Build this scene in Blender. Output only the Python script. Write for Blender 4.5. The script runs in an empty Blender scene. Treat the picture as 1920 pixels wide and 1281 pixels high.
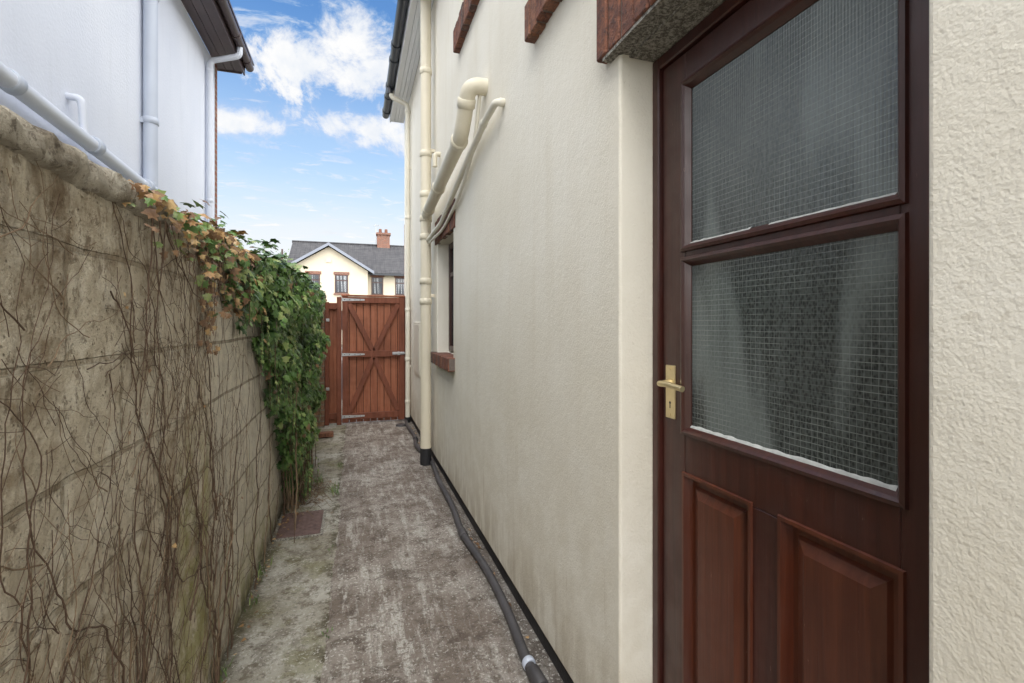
import bpy, math, random
from mathutils import Vector, noise as mn
random.seed(7)
S=bpy.context.scene
R=random.random
def U(a,b): return a+(b-a)*R()
# ------------------------------------------------------------------ nodes
class G:
    def __init__(s,nt): s.nt=nt
    def put(s,sock,v):
        if isinstance(v,bpy.types.NodeSocket): s.nt.links.new(v,sock)
        else:
            try: sock.default_value=v
            except Exception:
                if hasattr(v,'__len__') and len(v)==3: sock.default_value=(*v,1)
                else: raise
    def n(s,t,**kw):
        nd=s.nt.nodes.new(t)
        for k,v in kw.items(): setattr(nd,k,v)
        return nd
    def m(s,op,a,b=0.0,c=0.0,clamp=False):
        nd=s.n('ShaderNodeMath',operation=op,use_clamp=clamp)
        s.put(nd.inputs[0],a); s.put(nd.inputs[1],b); s.put(nd.inputs[2],c)
        return nd.outputs[0]
    def mix(s,f,a,b,blend='MIX'):
        nd=s.n('ShaderNodeMix',data_type='RGBA',blend_type=blend)
        s.put(nd.inputs[0],f); s.put(nd.inputs[6],a); s.put(nd.inputs[7],b)
        return nd.outputs[2]
    def noise(s,v,sc,det=3,rough=.55,dist=0.0):
        nd=s.n('ShaderNodeTexNoise'); s.put(nd.inputs['Vector'],v)
        nd.inputs['Scale'].default_value=sc; nd.inputs['Detail'].default_value=det
        nd.inputs['Roughness'].default_value=rough; nd.inputs['Distortion'].default_value=dist
        return nd.outputs[0]
    def vor(s,v,sc,feat='F1'):
        nd=s.n('ShaderNodeTexVoronoi',feature=feat); s.put(nd.inputs['Vector'],v)
        nd.inputs['Scale'].default_value=sc
        return nd.outputs[0]
    def ramp(s,f,lo,hi,a=0.0,b=1.0):
        nd=s.n('ShaderNodeMapRange',interpolation_type='SMOOTHSTEP')
        s.put(nd.inputs[0],f); nd.inputs[1].default_value=lo; nd.inputs[2].default_value=hi
        nd.inputs[3].default_value=a; nd.inputs[4].default_value=b
        if lo>hi:
            nd.inputs[1].default_value=hi; nd.inputs[2].default_value=lo
            nd.inputs[3].default_value=b; nd.inputs[4].default_value=a
        return nd.outputs[0]
    def co(s): return s.n('ShaderNodeTexCoord').outputs['Object']
    def sep(s,v):
        nd=s.n('ShaderNodeSeparateXYZ'); s.put(nd.inputs[0],v); return nd.outputs
    def comb(s,x,y,z):
        nd=s.n('ShaderNodeCombineXYZ')
        for i,v in enumerate((x,y,z)): s.put(nd.inputs[i],v)
        return nd.outputs[0]
    def mul(s,v,t):
        nd=s.n('ShaderNodeVectorMath',operation='MULTIPLY'); s.put(nd.inputs[0],v); nd.inputs[1].default_value=t
        return nd.outputs[0]
def MAT(name,fn):
    m=bpy.data.materials.new(name); m.use_nodes=True
    nt=m.node_tree; g=G(nt); b=nt.nodes['Principled BSDF']
    r=fn(g)
    g.put(b.inputs['Base Color'],r['c']); g.put(b.inputs['Roughness'],r.get('r',.8))
    if 'metal' in r: b.inputs['Metallic'].default_value=r['metal']
    if 'spec' in r: b.inputs['Specular IOR Level'].default_value=r['spec']
    if 'coat' in r:
        b.inputs['Coat Weight'].default_value=r['coat']; b.inputs['Coat Roughness'].default_value=r.get('coatr',.15)
    if 'h' in r:
        bp=g.n('ShaderNodeBump'); bp.inputs['Strength'].default_value=r.get('bs',1.0)
        bp.inputs['Distance'].default_value=r.get('bd',.003); g.put(bp.inputs['Height'],r['h'])
        nt.links.new(bp.outputs[0],b.inputs['Normal'])
        if 'coat' in r: nt.links.new(bp.outputs[0],b.inputs['Coat Normal'])
    return m
def simple(name,col,rough=.6,var=.15,sc=6,metal=None,bd=.001,bsc=60):
    def f(g):
        co=g.co(); n=g.noise(co,sc,4)
        d=tuple(c*(1-var*1.6) for c in col); l=tuple(min(1,c*(1+var)) for c in col)
        r=dict(c=g.mix(n,d,l),r=rough,h=g.noise(co,bsc,3),bd=bd)
        if metal is not None: r['metal']=metal
        return r
    return MAT(name,f)
def f_cream(g):
    co=g.co(); x,y,z=g.sep(co)
    n1=g.noise(co,1.3,5); n2=g.noise(g.mul(co,(1,5,.5)),1.6,5,.6); n3=g.noise(co,9,5,.65)
    c=g.mix(g.ramp(n1,.3,.7),(.755,.71,.605),(.81,.775,.685))
    c=g.mix(g.m('MULTIPLY',g.ramp(n2,.48,.72),.30),c,(.67,.61,.49))
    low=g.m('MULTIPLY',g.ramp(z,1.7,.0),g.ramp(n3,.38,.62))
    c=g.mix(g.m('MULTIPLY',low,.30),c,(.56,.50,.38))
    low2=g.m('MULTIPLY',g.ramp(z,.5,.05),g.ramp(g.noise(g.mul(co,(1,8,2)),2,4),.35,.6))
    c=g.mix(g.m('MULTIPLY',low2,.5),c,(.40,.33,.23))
    vs=g.m('MULTIPLY',g.ramp(g.noise(g.mul(co,(1,22,.9)),1.5,4,.6),.60,.72),g.ramp(z,1.3,.3))
    c=g.mix(g.m('MULTIPLY',vs,.4),c,(.45,.36,.24))
    sp=g.ramp(g.noise(co,60,2,.5),.69,.76)
    c=g.mix(g.m('MULTIPLY',sp,.22),c,(.40,.34,.25))
    a=g.noise(co,170,2,.5); b=g.noise(co,52,3,.55); d=g.noise(co,3,2)
    h=g.m('ADD',g.m('MULTIPLY',a,.6),g.m('ADD',g.m('MULTIPLY',b,.85),g.m('MULTIPLY',d,2.5)))
    return dict(c=c,r=.75,h=h,bd=.0018,spec=.3)
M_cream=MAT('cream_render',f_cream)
def f_white(g):
    co=g.co(); n=g.noise(g.mul(co,(1,1,.7)),.8,5); x,y,z=g.sep(co)
    c=g.mix(g.ramp(n,.3,.7),(.66,.695,.79),(.73,.76,.84))
    c=g.mix(g.m('MULTIPLY',g.ramp(g.noise(g.mul(co,(1,6,.5)),1.5,5,.6),.55,.7),.15),c,(.52,.55,.60))
    return dict(c=c,r=.8,h=g.noise(co,45,4),bd=.003)
M_white=MAT('white_render',f_white)
def f_block(g):
    co=g.co(); x,y,z=g.sep(co)
    v=g.comb(g.m('ADD',y,g.m('MULTIPLY',g.noise(co,7,2),.02)),g.m('ADD',z,g.m('MULTIPLY',g.noise(co,5,2),.015)),0.0)
    bt=g.n('ShaderNodeTexBrick'); g.put(bt.inputs['Vector'],v)
    bt.inputs['Scale'].default_value=1; bt.inputs['Mortar Size'].default_value=.007
    bt.inputs['Mortar Smooth'].default_value=.35
    bt.inputs['Brick Width'].default_value=.45; bt.inputs['Row Height'].default_value=.222
    bt.inputs['Color1'].default_value=(.63,.585,.48,1); bt.inputs['Color2'].default_value=(.74,.69,.59,1)
    bt.inputs['Mortar'].default_value=(.40,.35,.27,1)
    mort=bt.outputs['Fac']; c=bt.outputs['Color']
    near=g.ramp(y,2.25,1.95)
    n1=g.noise(co,3.0,5,.7); n2=g.noise(co,17,5,.7); st=g.noise(g.mul(co,(1,7,.8)),1.5,5,.7)
    c=g.mix(g.m('MULTIPLY',near,.45),c,(.62,.52,.36))
    lt=g.ramp(g.noise(co,13,5,.75),.48,.58)
    c=g.mix(g.m('MULTIPLY',lt,.75),c,(.80,.74,.61))
    # brown stains
    dirt=g.m('MULTIPLY',g.ramp(g.m('ADD',g.m('MULTIPLY',n1,.5),g.m('MULTIPLY',st,.5)),.45,.60),g.ramp(n2,.38,.62))
    c=g.mix(g.m('MULTIPLY',dirt,g.ramp(near,0,1,.28,.70)),c,(.26,.18,.10))
    d2=g.ramp(g.noise(g.mul(co,(1,1.2,.8)),30,5,.8),.54,.61)
    c=g.mix(g.m('MULTIPLY',d2,g.ramp(near,0,1,.25,.60)),c,(.15,.105,.065))
    dr=g.m('MULTIPLY',g.ramp(z,1.25,1.68),g.ramp(g.m('ADD',g.m('MULTIPLY',st,.7),g.m('MULTIPLY',n2,.3)),.42,.62))
    c=g.mix(g.m('MULTIPLY',dr,.62),c,(.15,.10,.06))
    # mortar joints stay readable through the dirt
    c=g.mix(g.m('MULTIPLY',mort,g.ramp(near,0,1,.55,.28)),c,(.30,.26,.20))
    # moss and algae
    gy=g.m('MULTIPLY',g.ramp(y,1.60,1.82),g.ramp(y,2.2,1.95))
    gy2=g.m('MULTIPLY',g.ramp(st,.50,.62),g.ramp(z,1.0,.3))
    ms=g.m('MULTIPLY',g.m('MAXIMUM',g.m('MAXIMUM',g.m('MULTIPLY',gy,g.ramp(z,1.15,.8)),g.m('MULTIPLY',gy2,.7)),g.ramp(z,.40,.02)),g.ramp(g.noise(co,7,5,.7),.40,.60))
    c=g.mix(g.m('MULTIPLY',ms,.62),c,(.31,.305,.085))
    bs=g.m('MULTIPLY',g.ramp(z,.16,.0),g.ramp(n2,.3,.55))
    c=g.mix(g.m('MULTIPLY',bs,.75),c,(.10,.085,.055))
    vo=g.vor(co,85); pit=g.ramp(vo,.0,.30); pm=g.ramp(g.noise(co,22,3),.42,.62)
    pits=g.m('MULTIPLY',g.m('SUBTRACT',1.0,pit),pm)
    c=g.mix(g.m('MULTIPLY',pits,.6),c,(.13,.095,.06))
    h=g.m('SUBTRACT',g.m('ADD',g.m('MULTIPLY',g.noise(co,60,4,.75),1.5),g.m('MULTIPLY',n2,1.3)),
          g.m('ADD',g.m('MULTIPLY',mort,g.ramp(near,0,1,1.6,.9)),g.m('MULTIPLY',pits,1.0)))
    return dict(c=c,r=.95,h=h,bd=.009,spec=.15)
M_block=MAT('weathered_block',f_block)
def f_coping(g):
    co=g.co(); n=g.noise(co,8,6,.7)
    c=g.mix(g.ramp(n,.35,.62),(.24,.20,.145),(.52,.47,.38))
    c=g.mix(g.m('MULTIPLY',g.ramp(g.noise(co,34,5,.75),.52,.62),.75),c,(.11,.085,.06))
    c=g.mix(g.m('MULTIPLY',g.ramp(g.noise(co,16,5,.7),.55,.65),.7),c,(.68,.64,.54))
    return dict(c=c,r=.95,h=g.noise(co,50,5,.8),bd=.016)
M_coping=MAT('old_concrete',f_coping)
def f_path(left):
    def f(g):
        co=g.co(); x,y,z=g.sep(co)
        n1=g.noise(co,1.7,5,.65); n2=g.noise(co,11,5,.75); n3=g.noise(co,50,5,.75)
        st=g.noise(g.mul(co,(13,1.5,1)),1.3,5,.7); pt=g.noise(co,4.2,5,.7,.4)
        if left:
            c=g.mix(g.ramp(n1,.35,.65),(.29,.265,.21),(.48,.46,.41))
            c=g.mix(g.m('MULTIPLY',g.ramp(n2,.50,.62),.7),c,(.14,.115,.08))
            c=g.mix(g.m('MULTIPLY',g.ramp(g.noise(co,3.1,5,.7),.48,.62),.55),c,(.18,.175,.075))
            c=g.mix(g.m('MULTIPLY',g.ramp(pt,.54,.62),.5),c,(.11,.09,.06))
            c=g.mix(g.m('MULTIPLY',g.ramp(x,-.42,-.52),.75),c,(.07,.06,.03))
            c=g.mix(g.m('MULTIPLY',g.ramp(x,-.19,-.13),g.ramp(n2,.4,.6)),c,(.10,.085,.055))
        else:
            c=g.mix(g.ramp(n1,.36,.64),(.175,.14,.115),(.32,.285,.25))
            c=g.mix(g.m('MULTIPLY',g.ramp(n2,.48,.62),.55),c,(.095,.072,.056))
            sm=g.m('MULTIPLY',g.m('MULTIPLY',g.ramp(st,.49,.60),g.ramp(n3,.40,.55)),g.ramp(g.noise(co,1.4,4),.36,.54,.15,1.0))
            c=g.mix(g.m('MULTIPLY',sm,.80),c,(.60,.58,.53))
            c=g.mix(g.m('MULTIPLY',g.ramp(pt,.53,.60),.62),c,(.085,.062,.048))
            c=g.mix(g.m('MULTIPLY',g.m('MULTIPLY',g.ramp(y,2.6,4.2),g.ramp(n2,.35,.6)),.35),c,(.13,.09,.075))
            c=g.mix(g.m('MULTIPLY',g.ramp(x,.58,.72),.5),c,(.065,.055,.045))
        c=g.mix(g.m('MULTIPLY',g.ramp(n3,.54,.62),.55),c,(.08,.065,.05))
        c=g.mix(g.m('MULTIPLY',g.ramp(g.noise(co,75,4,.7),.56,.63),g.ramp(n1,.35,.6,.25,.75)),c,(.64,.62,.57))
        r=g.ramp(n2,.3,.7,.6,.9)
        return dict(c=c,r=r,h=g.m('ADD',n3,g.m('MULTIPLY',n2,1.3)),bd=.009,spec=.3)
    return f
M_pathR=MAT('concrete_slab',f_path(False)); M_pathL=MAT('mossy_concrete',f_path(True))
def brick(name,ax,c1=(.30,.10,.055),c2=(.20,.07,.045),mo=(.30,.26,.21),bw=.225,rh=.075,off=.5,ms=.010):
    def f(g):
        co=g.co(); s=g.sep(co); ix={'x':0,'y':1,'z':2}
        v=g.comb(s[ix[ax[0]]],s[ix[ax[1]]],0.0)
        bt=g.n('ShaderNodeTexBrick'); bt.offset=off; g.put(bt.inputs['Vector'],v)
        bt.inputs['Scale'].default_value=1; bt.inputs['Mortar Size'].default_value=ms
        bt.inputs['Brick Width'].default_value=bw; bt.inputs['Row Height'].default_value=rh
        bt.inputs['Color1'].default_value=(*c1,1); bt.inputs['Color2'].default_value=(*c2,1); bt.inputs['Mortar'].default_value=(*mo,1)
        n=g.noise(co,35,5,.7)
        c=g.mix(g.m('MULTIPLY',g.ramp(n,.4,.65),.55),bt.outputs['Color'],(.07,.035,.03))
        return dict(c=c,r=.85,h=g.m('SUBTRACT',n,g.m('MULTIPLY',bt.outputs['Fac'],1.2)),bd=.006)
    return MAT(name,f)
M_brYZ=brick('brick_side','yz'); M_brXZ=brick('brick_front','xz')
M_brPier=brick('brick_pier','xz',(.30,.17,.10),(.22,.13,.085),(.27,.23,.18))
def rustic(name,a,b,c_):
    def f(g):
        co=g.co(); n=g.noise(co,18,5,.75); k=g.noise(co,60,4,.7)
        c=g.mix(g.ramp(n,.40,.60),a,b); c=g.mix(g.m('MULTIPLY',g.ramp(k,.52,.62),.7),c,c_)
        return dict(c=c,r=.85,h=g.m('ADD',n,k),bd=.007)
    return MAT(name,f)
M_solid=rustic('sill_brick',(.22,.085,.048),(.12,.05,.035),(.055,.034,.03))
M_solid2=rustic('sill_brick_dark',(.13,.062,.045),(.065,.04,.036),(.20,.13,.09))
M_solid3=rustic('sill_brick_orange',(.28,.125,.07),(.16,.07,.045),(.08,.048,.038))
M_mortar=simple('mortar',(.16,.13,.11),.95,.3,30,bd=.004)
def f_lintel(g):
    co=g.co(); n=g.noise(co,90,5,.8)
    return dict(c=g.mix(g.ramp(n,.42,.60),(.11,.10,.085),(.42,.40,.35)),r=.95,h=n,bd=.004)
M_lintel=MAT('lintel_concrete',f_lintel)
def wood(name,a,b,rough,coat,ax='z',spots=True):
    def f(g):
        co=g.co()
        sc={'z':(40,40,2.2),'y':(40,2.2,40),'x':(2.2,40,40)}[ax]
        n=g.noise(g.mul(co,sc),1.0,5,.6,.6); m=g.noise(co,3,3)
        c=g.mix(g.ramp(n,.3,.7),a,b)
        c=g.mix(g.m('MULTIPLY',g.ramp(m,.4,.7),.45),c,tuple(v*.55 for v in a))
        if spots:
            sp=g.m('MULTIPLY',g.ramp(g.noise(g.mul(co,(1,26,5)),2.2,4,.7),.67,.72),g.ramp(g.noise(co,40,3),.45,.55))
            c=g.mix(g.m('MULTIPLY',sp,.40),c,(.30,.20,.16))
        return dict(c=c,r=g.ramp(g.noise(co,12,4),.3,.7,rough,rough+.2),h=n,bd=.0010,coat=coat,coatr=.2)
    return MAT(name,f)
M_door=wood('mahogany_varnish',(.038,.0088,.006),(.060,.0145,.0092),.34,.28)
M_panel=wood('mahogany_panel',(.070,.016,.0075),(.112,.029,.0125),.30,.32)
M_gate=wood('stained_timber',(.25,.082,.040),(.36,.13,.066),.6,0.0,spots=False)
M_gateD=wood('stained_timber_brace',(.15,.044,.021),(.22,.068,.034),.6,0.0,spots=False)
M_gateB=wood('timber_shadow_gap',(.05,.018,.011),(.07,.026,.014),.7,0.0,spots=False)
M_frameb=wood('brown_window_frame',(.04,.015,.012),(.07,.025,.018),.35,.2)
def f_glass(g):
    co=g.co(); x,y,z=g.sep(co)
    per=.0135
    wy=g.m('MULTIPLY',g.noise(g.mul(co,(1,1,.35)),14,2),.004); wz=g.m('MULTIPLY',g.noise(g.mul(co,(1,.35,1)),14,2),.004)
    def line(c,w,k):
        fr=g.m('FRACT',g.m('DIVIDE',g.m('ADD',c,w),per))
        return g.ramp(g.m('ABSOLUTE',g.m('SUBTRACT',fr,.5)),k,k*.35)
    wires=g.m('MAXIMUM',g.m('MULTIPLY',line(y,wy,.07),.65),line(z,wz,.08))
    big=g.noise(g.mul(co,(1,2.4,.55)),2.6,2,.5)
    c=g.mix(g.ramp(big,.43,.58),(.028,.033,.032),(.135,.155,.15))  # light and dark seen through the pane, put into the colour
    c=g.mix(g.m('MULTIPLY',g.ramp(z,1.40,2.0),.6),c,(.155,.18,.185))  # bright reflection put into the colour, paler towards the top
    ht=g.vor(g.mul(co,(1,1,.6)),170)
    c=g.mix(g.m('MULTIPLY',g.ramp(ht,.2,.7),.18),c,(.24,.27,.265))
    c=g.mix(g.m('MULTIPLY',wires,g.ramp(g.noise(co,7,3),.35,.6,.12,.42)),c,(.36,.40,.385))
    rib=g.m('SINE',g.m('MULTIPLY',y,2*math.pi/.0068))
    h=g.m('ADD',g.m('MULTIPLY',rib,g.ramp(z,1.5,1.62,.06,.35)),g.m('MULTIPLY',ht,.45))
    return dict(c=c,r=.15,h=h,bd=.0011,spec=.5)
M_glass=MAT('wired_obscure_glass',f_glass)
M_putty=simple('white_putty',(.50,.51,.49),.7,.4,40)
M_brass=simple('brass',(.72,.60,.36),.35,.2,20,metal=.85)
M_steel=simple('galvanised_steel',(.50,.51,.52),.5,.3,30,metal=.4)
M_black=simple('black_paint',(.022,.022,.025),.55,.4,10,bd=.003)
M_hose=simple('grey_black_plastic',(.075,.07,.073),.5,.4,7)
M_pipe=simple('cream_pipe',(.72,.66,.52),.42,.08,3,bd=.0005)
M_pipeL=simple('pale_pipe',(.76,.72,.61),.42,.08,3,bd=.0005)
M_gpipe=simple('grey_white_pipe',(.50,.545,.64),.4,.08,3,bd=.0005)
M_wpipe=simple('white_pipe',(.67,.705,.79),.4,.06,3,bd=.0005)
M_upvc=simple('white_upvc',(.80,.81,.82),.4,.05,3,bd=.0003)
M_upvcJ=simple('soffit_joint',(.40,.41,.43),.6,.05,3)
M_gutter=simple('black_gutter',(.028,.032,.040),.28,.2,8,bd=.0005)
M_brfascia=simple('brown_fascia',(.085,.058,.060),.4,.25,5,bd=.0008)
M_rust=simple('rusty_cover',(.17,.11,.10),.8,.45,25,bd=.004)
def f_tile(g):
    co=g.co(); x,y,z=g.sep(co)
    w=g.m('SINE',g.m('MULTIPLY',x,2*math.pi/.30)); r=g.m('FRACT',g.m('DIVIDE',z,.17))
    n=g.noise(co,3,5)
    c=g.mix(g.ramp(n,.3,.7),(.034,.034,.039),(.062,.060,.064))
    c=g.mix(g.m('MULTIPLY',g.ramp(r,.80,.95),.85),c,(.010,.010,.012))
    return dict(c=c,r=.85,h=g.m('ADD',g.m('MULTIPLY',w,.5),r),bd=.05)
M_tile=MAT('roof_tiles',f_tile)
M_farcream=simple('far_cream_render',(.60,.53,.415),.8,.08,1)
M_bargeg=simple('grey_barge',(.22,.24,.29),.6,.1,2)
def f_fglass(g):
    co=g.co(); x,y,z=g.sep(co)
    a=g.m('FRACT',g.m('DIVIDE',g.m('ADD',x,z),.17)); b=g.m('FRACT',g.m('DIVIDE',g.m('SUBTRACT',x,z),.17))
    l=g.m('MAXIMUM',g.m('LESS_THAN',a,.16),g.m('LESS_THAN',b,.16))
    cur=g.ramp(g.noise(g.mul(co,(9,1,.3)),1,2),.5,.6)
    c=g.mix(cur,(.03,.035,.045),(.30,.31,.33)); c=g.mix(g.m('MULTIPLY',l,.6),c,(.02,.02,.022))
    return dict(c=c,r=.15)
M_fglass=MAT('leaded_glass',f_fglass)
M_dglass=MAT('window_glass',lambda g:dict(c=(.02,.025,.028),r=.06))
M_asph=simple('asphalt',(.055,.055,.057),.9,.3,3,bd=.006,bsc=90)
M_kerb=simple('kerb_concrete',(.33,.32,.30),.9,.2,5)
def f_ground(g):
    co=g.co(); n=g.noise(co,.7,5); 
    return dict(c=g.mix(g.ramp(n,.4,.6),(.14,.13,.11),(.10,.11,.05)),r=.95,h=g.noise(co,30,5),bd=.01)
M_ground=MAT('ground_soil',f_ground)
def leaf(name,a,b):
    def f(g):
        co=g.co(); n=g.noise(co,22,3); 
        return dict(c=g.mix(g.ramp(n,.35,.65),a,b),r=.40,h=g.noise(co,150,2),bd=.001,spec=.5)
    return MAT(name,f)
LM=[leaf('ivy_dark',(.030,.076,.018),(.058,.12,.028)),leaf('ivy_mid',(.075,.155,.034),(.115,.20,.048)),
    leaf('ivy_light',(.18,.26,.065),(.27,.32,.12)),leaf('ivy_dry',(.36,.20,.08),(.52,.36,.17)),leaf('ivy_brown',(.15,.080,.04),(.26,.15,.075))]
M_stem=simple('dead_stem',(.13,.080,.052),.9,.45,25,bd=.002,bsc=120)
M_stem2=simple('dry_stem',(.25,.175,.11),.9,.4,25,bd=.002,bsc=120)
# ------------------------------------------------------------------ mesh builder
class MB:
    def __init__(s): s.v=[];s.f=[];s.mi=[];s.ms=[];s.sm=[]
    def mat(s,m):
        if m not in s.ms: s.ms.append(m)
        return s.ms.index(m)
    def face(s,pts,m,smooth=False):
        b=len(s.v); s.v+= [tuple(p) for p in pts]; s.f.append(tuple(range(b,b+len(pts)))); s.mi.append(s.mat(m)); s.sm.append(smooth)
    def raw(s,verts,faces,m,smooth=False):
        b=len(s.v); s.v+=[tuple(p) for p in verts]; k=s.mat(m)
        for f in faces: s.f.append(tuple(b+i for i in f)); s.mi.append(k); s.sm.append(smooth)
    def box(s,x0,x1,y0,y1,z0,z1,m,bev=0.0):
        if bev<=0:
            v=[(x,y,z) for x in(x0,x1) for y in(y0,y1) for z in(z0,z1)]
            s.raw(v,[(0,1,3,2),(4,6,7,5),(0,4,5,1),(2,3,7,6),(0,2,6,4),(1,5,7,3)],m); return
        import itertools
        c=[]
        lo=(x0,y0,z0);hi=(x1,y1,z1)
        idx={}
        for sx,sy,sz in itertools.product((0,1),repeat=3):
            for a in range(3):
                p=[0,0,0]
                for k,sg in enumerate((sx,sy,sz)):
                    full=hi[k] if sg else lo[k]
                    ins=full-(bev if sg else -bev)
                    p[k]=full if k==a else ins
                idx[(sx,sy,sz,a)]=len(c); c.append(tuple(p))
        F=[]
        for a in range(3):
            o=[k for k in range(3) if k!=a]
            for sg in(0,1):
                q=[]
                for t in((0,0),(0,1),(1,1),(1,0)):
                    sgn=[0,0,0]; sgn[a]=sg; sgn[o[0]]=t[0]; sgn[o[1]]=t[1]; q.append(idx[(*sgn,a)])
                F.append(tuple(q if sg==(1 if a!=1 else 0) else q[::-1]))
        for a in range(3):
            for b2 in range(a+1,3):
                c3=3-a-b2
                for sa in(0,1):
                    for sb in(0,1):
                        s0=[0,0,0]; s0[a]=sa;s0[b2]=sb; s1=s0[:]; s1[c3]=1
                        F.append((idx[(*s0,a)],idx[(*s0,b2)],idx[(*s1,b2)],idx[(*s1,a)]))
        for sx,sy,sz in itertools.product((0,1),repeat=3): F.append(tuple(idx[(sx,sy,sz,a)] for a in range(3)))
        s.raw(c,F,m)
    def tube(s,pts,r,m,sides=12,caps=True,smooth=True):
        pts=[Vector(p) for p in pts]
        if not hasattr(r,'__len__'): r=[r]*len(pts)
        up=None; vs=[]; fs=[]
        for i,p in enumerate(pts):
            d=(pts[min(i+1,len(pts)-1)]-pts[max(i-1,0)])
            if d.length<1e-9: d=Vector((0,0,1))
            d.normalize()
            if up is None: up=Vector((1,0,0)) if abs(d.x)<.9 else Vector((0,1,0))
            up=(up-d*up.dot(d))
            if up.length<1e-6: up=d.orthogonal()
            up.normalize(); w=d.cross(up)
            for k in range(sides):
                a=2*math.pi*k/sides; vs.append(p+(up*math.cos(a)+w*math.sin(a))*r[i])
        for i in range(len(pts)-1):
            for k in range(sides):
                a=i*sides+k; b=i*sides+(k+1)%sides; fs.append((a,b,b+sides,a+sides))
        s.raw(vs,fs,m,smooth)
        if caps:
            s.raw(vs[:sides],[tuple(range(sides))[::-1]],m); s.raw(vs[-sides:],[tuple(range(sides))],m)
    def rings(s,y0,y1,z0,z1,rs,m,capm):
        L=[]
        for ins,x in rs: L.append([(x,y0+ins,z0+ins),(x,y1-ins,z0+ins),(x,y1-ins,z1-ins),(x,y0+ins,z1-ins)])
        for a,b in zip(L,L[1:]):
            for k in range(4): s.face([a[k],a[(k+1)%4],b[(k+1)%4],b[k]],m)
        s.face(L[-1],capm)
    def obj(s,name,parent=None,bevel=0,weld=False,recalc=True):
        me=bpy.data.meshes.new(name); me.from_pydata(s.v,[],s.f)
        for m in s.ms: me.materials.append(m)
        me.polygons.foreach_set('material_index',s.mi); me.polygons.foreach_set('use_smooth',s.sm)
        if recalc or weld:
            import bmesh
            bm=bmesh.new(); bm.from_mesh(me)
            if weld: bmesh.ops.remove_doubles(bm,verts=bm.verts,dist=1e-5)
            if recalc: bmesh.ops.recalc_face_normals(bm,faces=bm.faces)
            bm.to_mesh(me); bm.free()
        me.update(); o=bpy.data.objects.new(name,me); S.collection.objects.link(o)
        if parent: o.parent=parent
        if bevel:
            b=o.modifiers.new('bevel','BEVEL'); b.width=bevel; b.segments=3; b.limit_method='ANGLE'; b.angle_limit=math.radians(40)
        return o
def EMPTY(name):
    e=bpy.data.objects.new(name,None); S.collection.objects.link(e); e.empty_display_size=.3; return e
def smooth_path(pts,rad=.06,seg=6):
    pts=[Vector(p) for p in pts]; out=[pts[0]]
    for a,b,c in zip(pts,pts[1:],pts[2:]):
        r=min(rad,(b-a).length*.48,(c-b).length*.48)
        p0=b+(a-b).normalized()*r; p1=b+(c-b).normalized()*r
        for i in range(seg+1):
            t=i/seg; out.append(p0*(1-t)**2+b*2*t*(1-t)+p1*t*t)
    out.append(pts[-1]); return out
# ------------------------------------------------------------------ ground
g=MB(); g.face([(-400,-400,-.03),(400,-400,-.03),(400,400,-.03),(-400,400,-.03)],M_ground); g.obj('ground',recalc=False)
def grid(mb,fx,ny,nx,y0,y1,zf,m):
    vs=[];fs=[]
    for j in range(ny+1):
        y=y0+(y1-y0)*j/ny; xa,xb=fx(y)
        for i in range(nx+1):
            x=xa+(xb-xa)*i/nx; vs.append((x,y,zf(x,y)))
    for j in range(ny):
        for i in range(nx):
            a=j*(nx+1)+i; fs.append((a,a+1,a+nx+2,a+nx+1))
    mb.raw(vs,fs,m,True)
def nz(x,y,s,k=0): return mn.noise(Vector((x*s,y*s,k)))
seam=lambda y:-.125+.012*nz(0,y,1.5)+.010*nz(3,y,7)+.007*nz(9,y,25)
pm=MB()
grid(pm,lambda y:(seam(y),.80),340,24,-2.5,9.5,lambda x,y:.004+.004*nz(x,y,3)+.0015*nz(x,y,14)-(.012 if x<seam(y)+.003 else 0),M_pathR)
grid(pm,lambda y:(-.60,seam(y)+.02),340,12,-2.5,9.5,lambda x,y:-.006+.006*nz(x,y,4,5)+.002*nz(x,y,15,5),M_pathL)
pm.obj('concrete_path',recalc=False)
r=MB(); r.face([(-200,20,-.02),(200,20,-.02),(200,27,-.02),(-200,27,-.02)],M_asph); r.obj('road',recalc=False)
r=MB(); r.box(-200,200,18.2,20,-.03,.1,M_kerb); r.box(-200,200,27,28.8,-.03,.1,M_kerb); r.obj('pavement')
r=MB(); r.face([(-6,9.5,-.012),(8,9.5,-.012),(8,18.2,-.012),(-6,18.2,-.012)],M_asph); r.obj('driveway',recalc=False)
# ------------------------------------------------------------------ our house
XW=.76
H=EMPTY('cream_rendered_house')
def wall_mesh(x,y0,y1,z0,z1,ops,depth,sg,m):
    mb=MB()
    ys=sorted(set([y0,y1]+[v for o in ops for v in o[:2]])); zs=sorted(set([z0,z1]+[v for o in ops for v in o[2:4]]))
    def ins(y,z): return any(o[0]<y<o[1] and o[2]<z<o[3] for o in ops)
    for a,b in zip(ys,ys[1:]):
        for c,d in zip(zs,zs[1:]):
            my,mz=(a+b)/2,(c+d)/2
            if not ins(my,mz): mb.face([(x,a,c),(x,b,c),(x,b,d),(x,a,d)],m)
            else:
                X=x+sg*depth
                if not ins(my,c-1e-3): mb.face([(x,a,c),(x,b,c),(X,b,c),(X,a,c)],m)
                if not ins(my,d+1e-3): mb.face([(x,a,d),(x,b,d),(X,b,d),(X,a,d)],m)
                if not ins(a-1e-3,mz): mb.face([(x,a,c),(x,a,d),(X,a,d),(X,a,c)],m)
                if not ins(b+1e-3,mz): mb.face([(x,b,c),(x,b,d),(X,b,d),(X,b,c)],m)
        mb.face([(x,a,z0),(x,b,z0),(x+sg*.05,b,z0),(x+sg*.05,a,z0)],m)
    return mb
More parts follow.
